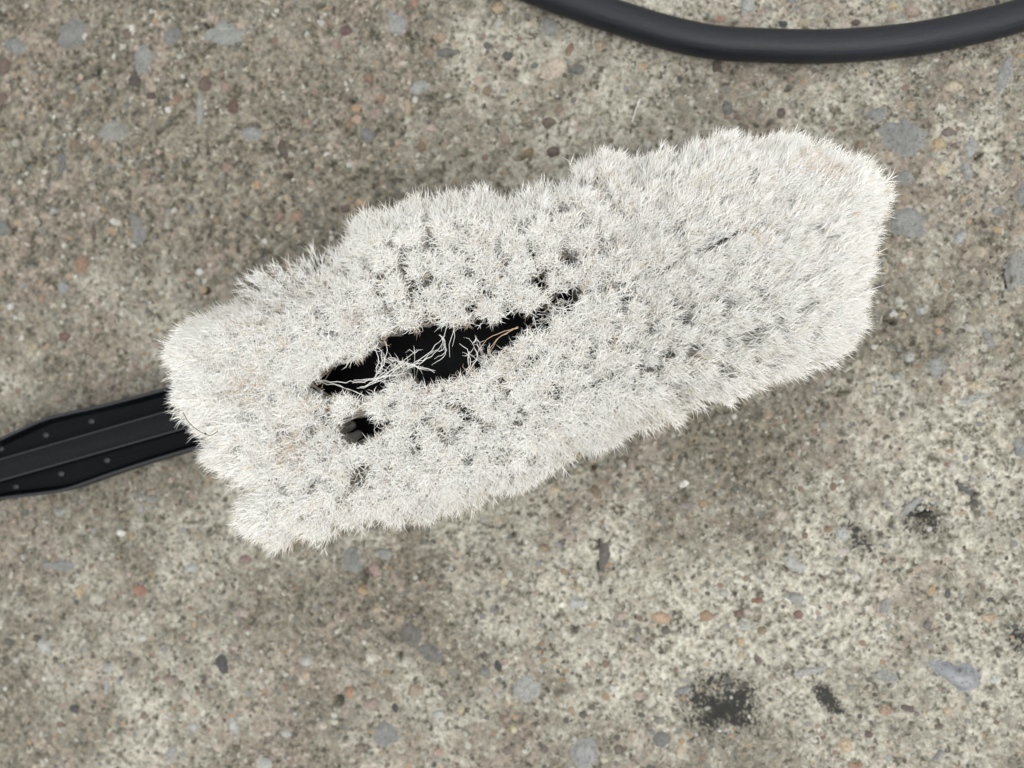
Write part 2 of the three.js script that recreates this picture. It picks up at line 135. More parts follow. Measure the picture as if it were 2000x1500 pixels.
  [177.5, 145.0, 3.1, 1.5, 15, 0.125, 0.082, 0.061], [168.0, 146.5, 3.1, 2.2, 0, 0.462, 0.262, 0.150], [169.6, 167.5, 1.8, 1.5, 0, 0.388, 0.422, 0.462], [155.6, 171.6, 3.6, 1.8, 0, 0.343, 0.164, 0.082],
  [190.9, 152.9, 2.2, 1.3, 0, 0.179, 0.125, 0.082], [190.4, 166.0, 3.7, 1.5, -45, 0.244, 0.274, 0.281], [186.1, 107.4, 2.0, 1.8, 0, 0.210, 0.179, 0.145], [160.7, 157.1, 1.8, 1.6, 0, 0.125, 0.064, 0.052]];
const PITS = [[-205.0, -154.0, 2.6, 2.6, 0], [-147.5, -173.3, 1.3, 1.3, 0], [-164.6, -99.8, 1.8, 1.6, 0], [-133.2, -139.8, 1.3, 1.3, 0], [-96.6, -105.1, 1.5, 1.3, 0], [-107.2, -99.9, 1.3, 1.5, 0], [-76.3, -134.8, 1.5, 1.0, 0], [-148.3, -45.1, 1.5, 1.3, 0], [-177.4, -34.2, 1.6, 1.3, 0], [21.3, -145.9, 1.2, 2.9, 10], [3.6, -105.7, 2.6, 1.0, 0], [36.2, -139.7, 1.2, 1.4, 0], [126.0, -133.9, 1.1, 1.1, 0], [207.4, -100.7, 0.9, 2.0, 0], [170.7, -73.0, 1.1, 1.1, 0], [169.6, -28.7, 3.1, 1.1, 20], [149.3, 3.5, 2.5, 1.3, 0], [152.5, -3.5, 0.9, 2.7, 0], [-70.4, 90.5, 2.0, 4.5, 5], [-53.8, 128.7, 1.7, 1.7, 0], [-83.3, 150.6, 2.5, 2.0, 20], [41.1, 84.1, 1.6, 2.4, 0], [37.8, 38.2, 1.7, 1.2, 0], [1.2, 70.3, 1.7, 1.2, 20], [62.7, 158.1, 1.4, 1.4, 0], [29.3, 114.3, 1.4, 1.2, 0], [149.1, 21.2, 1.3, 1.3, 0], [187.8, 32.9, 1.1, 1.1, 0], [183.6, 58.3, 2.6, 1.3, -30], [215.8, 118.2, 1.3, 1.1, 0], [40.4, 73.5, 0.9, 2.4, 0], [39.7, 138.7, 2.1, 1.4, -30], [-21.5, -108.5, 0.7, 2.4, 0], [116.7, -118.6, 1.1, 1.1, 0], [218.4, 95.2, 3.0, 0.6, -30]];
const OUTLINE = [[-131.7, -15.7], [-126.1, -22.1], [-119.0, -29.1], [-111.0, -37.2], [-116.5, -46.1], [-105.8, -53.6], [-95.0, -55.8], [-82.2, -58.3], [-69.3, -63.2], [-60.8, -70.7], [-42.9, -70.2], [-32.9, -76.3], [-22.9, -75.3], [-10.9, -79.9], [3.1, -73.2], [13.1, -78.2], [25.1, -83.2], [32.1, -90.3], [43.0, -94.3], [53.0, -90.2], [65.0, -92.2], [81.0, -97.2], [91.0, -99.2], [104.9, -97.8], [116.9, -100.6], [124.9, -96.2], [134.9, -92.2], [147.4, -88.8], [154.5, -79.7], [155.1, -69.7], [149.3, -61.9], [148.8, -53.9], [146.8, -41.9], [144.5, -32.0], [144.9, -22.0], [139.1, -13.0], [128.9, -7.0], [112.9, -1.0], [104.9, 5.0], [93.0, 9.0], [75.0, 10.0], [69.0, 17.0], [53.0, 20.1], [43.0, 27.1], [31.1, 28.1], [19.1, 37.1], [15.1, 42.1], [1.1, 44.1], [-10.9, 50.2], [-26.9, 55.2], [-46.9, 59.2], [-56.9, 57.2], [-66.9, 62.2], [-79.0, 66.3], [-89.0, 69.5], [-102.6, 65.9], [-105.0, 52.2], [-104.0, 45.2], [-111.0, 36.2], [-119.0, 28.1], [-117.0, 24.1], [-127.1, 16.1], [-130.3, 8.0], [-128.2, 0.0], [-131.7, -7.0]];
const GAP = [[-72.1, 2.3], [-64.9, -6.2], [-54.2, -8.6], [-45.5, -13.6], [-39.1, -20.4], [-27.1, -19.1], [-19.3, -21.0], [-14.5, -23.4], [-7.7, -20.2], [-1.9, -22.6], [5.9, -23.7], [11.7, -24.9], [12.6, -21.4], [7.8, -18.5], [-0.9, -10.9], [-11.2, -3.9], [-23.2, 0.4], [-32.9, -1.6], [-44.5, 1.4], [-54.2, 4.3], [-63.9, 5.4]];
const HOLES = [[-51.9, 16.2, 6.7], [-67.4, -39.5, 1.5], [-35.8, -45.7, 1.7], [-0.9, -42.8, 1.1], [16.5, -44.8, 1.3], [81.5, -52.9, 1.3], [17.9, -26.1, 3.4], [23.3, -29.2, 2.7], [28.0, -31.5, 3.2], [31.8, -33.9, 2.3]];
const LONE = [[-39.2, -7.4], [-6.4, -9.4], [24.2, -27.0]];
const PARTING = [[34.9, -35.0], [50.5, -38.5], [64.0, -44.4], [81.5, -52.5], [99.9, -59.9]];
const TANNED = [[-11.6, -5.8, 5.3], [3.9, -8.8, 4.9], [-71.7, 7.8, 3.4], [122.2, -87.6, 5.7], [129.9, -81.7, 4.9], [100.9, -58.4, 3.8], [44.6, -54.5, 3.8], [-13.5, -21.4, 3.4], [-95.0, 1.9, 7.6], [-79.4, 25.3, 6.7], [-71.7, -68.1, 3.8], [-21.3, 15.6, 2.7], [79.5, -9.7, 3.4], [-54.2, -25.3, 2.7]];
const HOSE = [[-23.0, -199.2], [0.7, -185.6], [19.4, -177.3], [49.9, -165.3], [73.9, -157.1], [92.6, -152.7], [112.7, -150.7], [134.8, -149.3], [156.7, -149.4], [178.3, -151.0], [195.4, -153.7], [211.8, -157.0], [235.5, -163.8], [264.5, -175.2]];
const STRAYS = [[-70.4, 66.0, -1.0, -54.0, 73.0, 1.0, -46.9, 70.0, 3.9], [-48.0, 66.0, -2.0, -40.2, 73.0, -9.7, -44.9, 70.0, -17.6], [-35.9, 66.0, -5.9, -26.5, 73.0, -9.6, -21.2, 70.0, -17.5], [-21.9, 66.0, -18.7, -16.7, 73.0, -11.5, -27.1, 70.0, -8.8], [-12.0, 66.0, -2.9, -6.1, 73.0, -9.6, -11.0, 70.0, -12.6], [7.7, 66.0, -21.5, -1.3, 73.0, -18.1, -4.5, 70.0, -11.6], [-41.9, 66.0, -9.9, -34.3, 73.0, -7.7, -23.1, 70.0, -4.9], [-17.9, 66.0, -21.6, -14.2, 73.0, -28.8, -17.2, 70.0, -11.6], [21.4, 66.0, -29.2, 27.3, 73.0, -26.5, 34.9, 70.0, -32.5], [-56.1, 66.0, -1.0, -44.1, 73.0, -2.9, -35.0, 70.0, -3.9], [-54.1, 66.0, 2.0, -44.1, 73.0, -1.0, -35.0, 70.0, -11.7]];

// ---------------------------------------------------------------- concrete: height field, colour and fine relief
const TILE = 0.64;                                                      // metres covered by the concrete textures before they repeat
const CRACKS = [[[220.6, -56.6], [220.4, -52.1], [219.3, -47.6], [219.9, -43.5], [221.7, -41.7]], [[199.6, 44.4], [201.1, 46.7], [206.5, 48.4], [205.0, 53.4], [207.2, 59.1]]];
function segDist(px, py, ax, ay, bx, by) { const dx = bx - ax, dy = by - ay, t = Math.min(1, Math.max(0, ((px - ax) * dx + (py - ay) * dy) / (dx * dx + dy * dy))); return Math.hypot(px - ax - t * dx, py - ay - t * dy); }
function pitDepth(x, z) {                                               // mm in, 0..1 out
  let d = 0;
  for (const [px, pz, rx, rz, a] of PITS) {
    const ddx = x - px, ddz = z - pz; if (Math.abs(ddx) > 9 || Math.abs(ddz) > 9) continue;
    const c = Math.cos(a * Math.PI / 180), s = Math.sin(a * Math.PI / 180), u = (ddx * c + ddz * s) / rx, v = (-ddx * s + ddz * c) / rz;
    const r = Math.hypot(u, v) + 0.5 * (noise(x * 1.1, z * 1.1, 4096, 31) - 0.5) + 0.5 * (noise(x * 2.6, z * 2.6, 4096, 32) - 0.5);
    d = Math.max(d, smooth(1.12, 0.55, r));
  }
  for (const line of CRACKS) for (let i = 1; i < line.length; i++) {
    const r = segDist(x, z, ...line[i - 1], ...line[i]) + 0.8 * (noise(x * 1.3, z * 1.3, 4096, 33) - 0.5);
    d = Math.max(d, smooth(1.0, 0.3, r));
  }
  return d;
}
function groundHeight(x, z) {                                           // metres
  const X = x * 1000, Z = z * 1000;
  return 0.0009 * (noise(X / 26, Z / 26, 4096, 1) - 0.5) + 0.0007 * (noise(X / 9, Z / 9, 4096, 2) - 0.5) + 0.0006 * (noise(X / 4.2, Z / 4.2, 4096, 3) - 0.5) + 0.0004 * (noise(X / 2.2, Z / 2.2, 4096, 4) - 0.5) - 0.0055 * pitDepth(X, Z);
}

const TEX = 2048, colour = new Uint8Array(TEX * TEX * 4), relief = new Uint8Array(TEX * TEX);
const toS = (c) => { c = Math.min(1, Math.max(0, c)); return 255 * (c <= 0.0031308 ? 12.92 * c : 1.055 * Math.pow(c, 1 / 2.4) - 0.055); };
const LUT = new Uint8Array(4097); for (let i = 0; i <= 4096; i++) LUT[i] = Math.round(toS(i / 4096));
const put = (c) => LUT[Math.max(0, Math.min(4096, Math.round(c * 4096)))];
function cell(x, y, n, s) {                                             // nearest jittered grain: distance and its number
  const xi = Math.floor(x), yi = Math.floor(y); let best = 9, id = 0;
  for (let j = -1; j <= 1; j++) for (let i = -1; i <= 1; i++) {
    const cx = mod(xi + i, n), cy = mod(yi + j, n), dx = xi + i + hash(cx, cy, s) - x, dy = yi + j + hash(cx, cy, s + 1) - y, d = dx * dx + dy * dy;
    if (d < best) { best = d; id = hash(cx, cy, s + 2); }
  }
  return [Math.sqrt(best), id];
}
// dark growth and soil that the photograph shows on the concrete: centre, radii (mm), turn
const STAINS = [[97, 147, 21, 15, -10, 0.49], [143.5, 142.5, 4.5, 9, -40, 0.46], [184, 61, 13, 10, 0, 0.60], [156, 70, 11, 8, 20, 0.62], [149, 65, 8, 7, 0, 0.62], [225, 112, 7, 14, 0, 0.66]];
for (let j = 0; j < TEX; j++) for (let i = 0; i < TEX; i++) {
  const u = (i + 0.5) / TEX, v = (j + 0.5) / TEX, X = (u - 0.5) * TILE * 1000, Z = (0.5 - v) * TILE * 1000;
  const N = (n, s) => noise(u * n, v * n, n, s);
  const big = N(9, 11), mid = N(28, 12), small = N(90, 13), fine = N(300, 14), dust = N(700, 15), c3 = N(170, 18), c2 = N(420, 19);
  const wx = 0.9 * (c2 - 0.5) + 0.8 * (dust - 0.5), wy = 0.9 * (N(420, 20) - 0.5) + 0.8 * (N(700, 21) - 0.5);
  const [gd, gi] = cell(u * 330 + wx, v * 330 + wy, 330, 40), [hd, hi] = cell(u * 700 + wx, v * 700 + wy, 700, 50);
  // cement paste, pale where worn clean and darker where grimy, in ragged patches; toward upper left shade is painted in too
  const shadeBias = 0.30 * smooth(40, -170, X) * smooth(30, -120, Z) + 0.05 * smooth(40, -100, X);  // upper-left darkening: extra dirt plus the dimmer light, painted into the colour
  const grimeShade = smooth(0.40, 0.66, 0.36 * big + 0.24 * mid + 0.2 * small + 0.2 * c3 + 0.22 * (c2 - 0.5) + 0.16 * (dust - 0.5) + shadeBias - 0.01);
  let r = lerp(0.430, 0.200, grimeShade), g = lerp(0.408, 0.182, grimeShade), b = lerp(0.345, 0.143, grimeShade);
  const pink = 0.42 * smooth(0.56, 0.70, 0.40 * N(22, 16) + 0.30 * N(70, 17) + 0.3 * c3);   // brownish pink film
  r = lerp(r, 0.27, pink); g = lerp(g, 0.215, pink); b = lerp(b, 0.180, pink);
  // sand grains and small hollows in the paste
  const k = 1.04 + 0.85 * (gi - 0.5) * smooth(0.75, 0.3, gd) + 0.6 * (hi - 0.5) + 0.66 * (c3 - 0.5) + 0.85 * (c2 - 0.5) + 0.5 * (fine - 0.5) + 0.5 * (dust - 0.5);
  const kk = Math.max(0.25, k); r *= kk; g *= Math.pow(kk, 1.03); b *= Math.pow(kk, 1.10);
  if (gi > 0.95) { const q = 0.6 * smooth(0.55, 0.3, gd); r = lerp(r, 0.36, q); g = lerp(g, 0.27, q); b = lerp(b, 0.18, q); }
  else if (gi > 0.91) { const q = 0.65 * smooth(0.55, 0.3, gd); r = lerp(r, 0.60, q); g = lerp(g, 0.58, q); b = lerp(b, 0.51, q); }
  else if (gi < 0.03) { const q = 0.75 * smooth(0.5, 0.28, gd); r = lerp(r, 0.07, q); g = lerp(g, 0.062, q); b = lerp(b, 0.05, q); }
  else if (gi < 0.07) { const q = 0.5 * smooth(0.55, 0.3, gd); r = lerp(r, 0.27, q); g = lerp(g, 0.295, q); b = lerp(b, 0.30, q); }
  let dirt = 0;
  for (const [sx, sz, rx, rz, a, th] of STAINS) {
    const dx = X - sx, dz = Z - sz; if (Math.abs(dx) > 32 || Math.abs(dz) > 32) continue;
    const c = Math.cos(a * Math.PI / 180), s = Math.sin(a * Math.PI / 180), q = Math.hypot((dx * c + dz * s) / rx, (-dx * s + dz * c) / rz);
    dirt = Math.max(dirt, 0.95 * smooth(th, th + 0.3, 0.24 * small + 0.30 * c3 + 0.26 * c2 + 0.20 * dust + 0.42 * (hi - 0.5) + 0.36 - 0.40 * q * q));
  }
  r = lerp(r, 0.020, dirt); g = lerp(g, 0.020, dirt); b = lerp(b, 0.018, dirt);
  const o = (j * TEX + i) * 4;
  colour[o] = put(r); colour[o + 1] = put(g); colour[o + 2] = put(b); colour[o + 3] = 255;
  const pore = gi < 0.05 ? 0.4 * smooth(0.5, 0.1, gd) : 0;
  relief[j * TEX + i] = Math.max(0, Math.min(255, 255 * (0.30 + 0.30 * smooth(0.75, 0.1, gd) * gi + 0.2 * (1 - hd) * hi + 0.25 * (c2 - 0.5) + 0.3 * (c3 - 0.5) + 0.2 * (fine - 0.5) - pore)));
}
function texture(data, w, h, format, srgb) {
  const t = new THREE.DataTexture(data, w, h, format); t.wrapS = t.wrapT = THREE.RepeatWrapping; t.magFilter = THREE.LinearFilter; t.minFilter = THREE.LinearMipmapLinearFilter; t.generateMipmaps = true;
  if (srgb) t.colorSpace = THREE.SRGBColorSpace; t.needsUpdate = true; return t;
}
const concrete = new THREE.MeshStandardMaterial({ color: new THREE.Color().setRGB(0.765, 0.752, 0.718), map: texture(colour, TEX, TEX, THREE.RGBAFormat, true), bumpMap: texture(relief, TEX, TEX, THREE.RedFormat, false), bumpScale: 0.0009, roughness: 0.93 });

function axisLines(half, step, reach) { const a = []; for (let x = -half; x <= half + 1e-6; x += step) a.push(x); for (let d = 0.004, x = half + d; x < reach; d *= 1.7, x += d) { a.push(x); a.unshift(-x); } a.push(reach); a.unshift(-reach); return a; }
const gx = axisLines(0.30, 0.0013, 1.6), gz = axisLines(0.225, 0.0013, 1.6), groundGeo = new THREE.BufferGeometry();
{
  const p = new Float32Array(gx.length * gz.length * 3), uv = new Float32Array(gx.length * gz.length * 2), idx = new Uint32Array((gx.length - 1) * (gz.length - 1) * 6); let n = 0, k = 0;
  for (let j = 0; j < gz.length; j++) for (let i = 0; i < gx.length; i++, n++) {
    const x = gx[i], z = gz[j], near = Math.abs(x) < 0.301 && Math.abs(z) < 0.226;
    p[n * 3] = x; p[n * 3 + 1] = near ? groundHeight(x, z) : 0; p[n * 3 + 2] = z; uv[n * 2] = x / TILE + 0.5; uv[n * 2 + 1] = 0.5 - z / TILE;
    if (i + 1 < gx.length && j + 1 < gz.length) { const w = gx.length; idx.set([n, n + w, n + 1, n + 1, n + w, n + w + 1], k); k += 6; }
  }
  groundGeo.setAttribute('position', new THREE.BufferAttribute(p, 3)); groundGeo.setAttribute('uv', new THREE.BufferAttribute(uv, 2)); groundGeo.setIndex(new THREE.BufferAttribute(idx, 1)); groundGeo.computeVertexNormals();
}
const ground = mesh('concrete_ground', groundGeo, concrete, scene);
ground.userData.kind = 'structure'; ground.userData.label = 'weathered grey concrete with exposed gravel and dark stains';

// ---------------------------------------------------------------- gravel set in the concrete
const speck = new Uint8Array(256 * 256 * 4);
for (let j = 0; j < 256; j++) for (let i = 0; i < 256; i++) {
  const u = i / 256, v = j / 256, [d, id] = cell(u * 34, v * 34, 34, 60), n = 0.5 * noise(u * 20, v * 20, 20, 61) + 0.3 * noise(u * 64, v * 64, 64, 62) + 0.2 * noise(u * 128, v * 128, 128, 63);
  let k = 0.58 + 0.62 * n + 0.16 * (id - 0.5); if (id < 0.10) k = lerp(k, 0.30, smooth(0.42, 0.2, d)); else if (id > 0.92) k = lerp(k, 1.0, smooth(0.45, 0.2, d));
  const o = (j * 256 + i) * 4; speck[o] = speck[o + 1] = speck[o + 2] = put(k); speck[o + 3] = 255;
}
const speckMap = texture(speck, 256, 256, THREE.RGBAFormat, true);
const stoneMat = new THREE.MeshStandardMaterial({ vertexColors: true, map: speckMap, bumpMap: speckMap, bumpScale: 0.00012, roughness: 0.82 });
const glossyStoneMat = new THREE.MeshPhysicalMaterial({ vertexColors: true, map: speckMap, bumpMap: speckMap, bumpScale: 0.00025, roughness: 0.34 });
const random = rng(20240611);
function stoneGeometry(outline, height, col, seed) {                    // outline: points round the origin (metres); a low mound that dips under the paste at its rim
  const n = outline.length, pos = [], cols = [], uv = [], idx = [], off = [random() * 3, random() * 3];
  const rings = [[1.34, -0.0009], [1.10, -0.00022], [0.88, 0.45 * height], [0.66, 0.86 * height], [0.36, 0.98 * height]];
  const vertex = (x, y, z) => {
    pos.push(x, y, z); uv.push(x * 40 + off[0], z * 40 + off[1]);
    const k = 0.92 * (0.84 + 0.32 * noise(x * 420 + seed * 7, z * 420, 4096, 70)); cols.push(col[0] * k, col[1] * k, col[2] * k);
  };
  rings.forEach(([s, y], r) => outline.forEach(([x, z], i) => { const q = s * (1 + (r > 0 ? 0.16 * (hash(i, r, seed) - 0.5) : 0)); vertex(x * q, y + (r > 0 ? (0.00022 + height * 0.3) * (hash(i, r + 9, seed) - 0.5) : 0), z * q); }));
  vertex(0, height * (0.9 + 0.3 * hash(1, 2, seed)), 0);
  for (let r = 0; r + 1 < rings.length; r++) for (let i = 0; i < n; i++) { const a = r * n + i, b = r * n + (i + 1) % n, c = a + n, d = b + n; idx.push(a, b, c, b, d, c); }
  const top = (rings.length - 1) * n; for (let i = 0; i < n; i++) idx.push(top + i, top + (i + 1) % n, rings.length * n);
  const g = new THREE.BufferGeometry(); g.setAttribute('position', new THREE.Float32BufferAttribute(pos, 3)); g.setAttribute('color', new THREE.Float32BufferAttribute(cols, 3)); g.setAttribute('uv', new THREE.Float32BufferAttribute(uv, 2)); g.setIndex(idx.map((_, i) => idx[i - i % 3 + [0, 2, 1][i % 3]])); g.computeVertexNormals(); return g;
}
const order = STONES.map((s, i) => [s[2] * s[3], i]).sort((a, b) => b[0] - a[0]).map((q) => q[1]);
const leftovers = [];
order.forEach((at, rank) => {
  const [x, z, a, b, turn, r, g, bl] = STONES[at], grey = Math.abs(r - bl) < 0.05 && a * b > 18, n = grey ? 13 : 12, rad = -turn * Math.PI / 180, outline = [];
  for (let i = 0; i < n; i++) {
    const t = (i + (grey ? 0.5 : 0.25) * (random() - 0.5)) / n * 2 * Math.PI, q = (grey ? 0.74 + 0.48 * random() : 0.82 + 0.34 * random()) / 1000;
    const u = a * q * Math.cos(t), v = b * q * Math.sin(t); outline.push([u * Math.cos(rad) + v * Math.sin(rad), -u * Math.sin(rad) + v * Math.cos(rad)]);
  }
  const size = Math.min(a, b) / 1000, h = grey ? 0.0005 + 0.04 * size : 0.0003 + 0.25 * size * (0.5 + random());
  const l = 0.3 * r + 0.6 * g + 0.1 * bl, mute = (c, w) => 0.88 * lerp(c, l * w, bl > r ? 0.72 : 0.4) + 0.12 * 0.33 * w, geo = stoneGeometry(outline, h, [mute(r, 1.04), mute(g, 1), mute(bl, 0.88)], at), y = groundHeight(x / 1000, z / 1000);
  if (rank >= 299) { geo.translate(x / 1000, y, z / 1000); leftovers.push(geo); return; }
  const m = mesh(rank ? 'stone_' + String(rank).padStart(3, '0') : 'stone', geo, stoneMat, ground); m.position.set(x / 1000, y + 0.00005, z / 1000);
});
{ // the smooth two-lobed stone that lies proud of the surface
  const pts = [[188.5, 124.5], [191.3, 123.7], [195, 124.0], [198.3, 125.6], [201.3, 124.6], [206.0, 125.0], [208.3, 129.1], [207.0, 134.1], [203.3, 137.0], [200.0, 136.6], [197.2, 134.0], [193.5, 131.8], [190.2, 128.3]].map(([x, z]) => [(x - 199) / 1150, (z - 130.3) / 1150]);
  const m = mesh('stone_299', stoneGeometry(pts, 0.0027, [0.31, 0.315, 0.322], 911), glossyStoneMat, ground); m.position.set(0.199, groundHeight(0.199, 0.1303) + 0.0004, 0.1303);
  m.userData.label = 'smooth two-lobed blue grey stone';
}
{ // sand and grit standing a little out of the paste
  const palette = [[0.36, 0.34, 0.29], [0.50, 0.48, 0.41], [0.22, 0.20, 0.17], [0.40, 0.29, 0.18], [0.60, 0.58, 0.52], [0.30, 0.295, 0.275], [0.28, 0.20, 0.15], [0.13, 0.12, 0.105], [0.44, 0.35, 0.28]], parts = leftovers;
  for (let k = 0; k < 7000; k++) {
    const x = (random() - 0.5) * 0.58, z = (random() - 0.5) * 0.44, s = 0.00042 + 0.0012 * Math.pow(random(), 2.6), c = palette[Math.floor(random() * palette.length)], f = 0.62 + 0.34 * random();
    const g = new THREE.IcosahedronGeometry(1, 0), p = g.attributes.position;
    const tmp = g; const e = new THREE.Euler(random() * 6, random() * 6, random() * 6); tmp.applyMatrix4(new THREE.Matrix4().makeRotationFromEuler(e)); tmp.scale(s * (0.8 + 0.7 * random()), s * 0.42, s * (0.8 + 0.6 * random())); tmp.rotateY(random() * 6);
    tmp.translate(x, groundHeight(x, z) - s * 0.1, z);
    const cols = new Float32Array(p.count * 3); for (let i = 0; i < p.count; i++) cols.set([c[0] * f, c[1] * f, c[2] * f], i * 3);
    g.setAttribute('color', new THREE.BufferAttribute(cols, 3)); parts.push(g);
  }
  const flat = parts.map((g) => { const q = g.index ? g.toNonIndexed() : g; q.computeVertexNormals(); return q; });
  const grit = mesh('grit', mergeGeometries(flat), stoneMat, ground); grit.userData.kind = 'stuff';
}
finish(ground);

// ---------------------------------------------------------------- black rubber hose
const wear = new Uint8Array(512 * 512 * 4), wearBump = new Uint8Array(512 * 512);
for (let j = 0; j < 512; j++) for (let i = 0; i < 512; i++) {
  const u = i / 512, v = j / 512, streak = 0.6 * noise(u * 5, v * 64, 320, 81) + 0.4 * noise(u * 12, v * 150, 600, 84), fine = noise(u * 200, v * 200, 200, 82), [d, id] = cell(u * 70, v * 70, 70, 83);
  let k = 0.20 + 0.24 * streak + 0.22 * fine; if (id > 0.86) k += 0.9 * smooth(0.34, 0.1, d) * (id - 0.82) * 5.5;
  const o = (j * 512 + i) * 4; speckless(o, k); wearBump[j * 512 + i] = 255 * Math.min(1, 0.5 * fine + 0.5 * streak);
}
function speckless(o, k) { k = Math.min(1, k); wear[o] = wear[o + 1] = wear[o + 2] = put(k); wear[o + 3] = 255; }
const wearMap = texture(wear, 512, 512, THREE.RGBAFormat, true), wearBumpMap = texture(wearBump, 512, 512, THREE.RedFormat, false);
wearMap.repeat.set(7, 1); wearBumpMap.repeat.set(7, 1);
const rubber = new THREE.MeshPhysicalMaterial({ color: new THREE.Color().setRGB(0.024, 0.028, 0.038), map: wearMap, bumpMap: wearBumpMap, bumpScale: 0.00014, roughness: 0.45, specularIntensity: 0.75 });
{
  const curve = new THREE.CatmullRomCurve3(HOSE.map(([x, z]) => new THREE.Vector3(x / 1000, 0.0074, z / 1000)), false, 'centripetal');
  const hose = mesh('hose', new THREE.TubeGeometry(curve, 160, 0.0071, 28), rubber, scene);
  for (const t of [0, 1]) { const p = curve.getPointAt(t), d = curve.getTangentAt(t), e = mesh('hose_end', new THREE.CircleGeometry(0.0071, 28), rubber, hose); e.position.copy(p); e.lookAt(p.clone().addScaledVector(d, t ? 1 : -1)); }
  finish(label(hose, 'black rubber hose curving across the bare concrete', 'hose'));
}

// ---------------------------------------------------------------- the brush
const AXIS = THREE.MathUtils.degToRad(15), CA = Math.cos(AXIS), SA = Math.sin(AXIS), CX = 0.0095, CZ = -0.021;
const toLocal = (x, z) => [(x - CX) * CA - (z - CZ) * SA, (x - CX) * SA + (z - CZ) * CA];        // u along the brush, v across it
const toWorld = (u, v) => [CX + u * CA + v * SA, CZ - u * SA + v * CA];
const blockTop = (u) => 0.036 - (u + 0.118) / 0.236 * 0.016;
const brush = new THREE.Group(); brush.name = 'wash_brush'; scene.add(brush);
label(brush, 'wash brush with bushy off white bristles and ribbed black handle, lying bristles up', 'brush');

const plastic = new THREE.MeshPhysicalMaterial({ color: new THREE.Color().setRGB(0.011, 0.012, 0.014), map: wearMap, roughness: 0.35, specularIntensity: 0.13 });
const glossy = new THREE.MeshPhysicalMaterial({ color: new THREE.Color().setRGB(0.012, 0.0135, 0.015), map: wearMap, roughness: 0.25, specularIntensity: 0.26 });
const highlitPlastic = new THREE.MeshPhysicalMaterial({ color: new THREE.Color().setRGB(0.022, 0.023, 0.026), roughness: 0.34, specularIntensity: 0.8 });   // edges and dots coloured paler to paint in their sky highlights
{ // head block
  const L = 0.118, W = 0.040, s = new THREE.Shape(), r = 0.032;
  s.moveTo(-L + r, -W); s.lineTo(L - r, -W); s.absarc(L - r, -W + r, r, -Math.PI / 2, 0); s.lineTo(L, W - r); s.absarc(L - r, W - r, r, 0, Math.PI / 2); s.lineTo(-L + r, W); s.absarc(-L + r, W - r, r, Math.PI / 2, Math.PI); s.lineTo(-L, -W + r); s.absarc(-L + r, -W + r, r, Math.PI, 1.5 * Math.PI);
  const g = new THREE.ExtrudeGeometry(s, { depth: 0.013, bevelEnabled: true, bevelThickness: 0.002, bevelSize: 0.002, bevelSegments: 3, curveSegments: 12 });
  g.rotateX(-Math.PI / 2); g.translate(0, -0.015, 0); g.rotateZ(-Math.atan(0.016 / 0.236)); g.rotateY(AXIS);
  const m = mesh('head_block', g, plastic, brush); m.position.set(CX, 0.028, CZ);
}
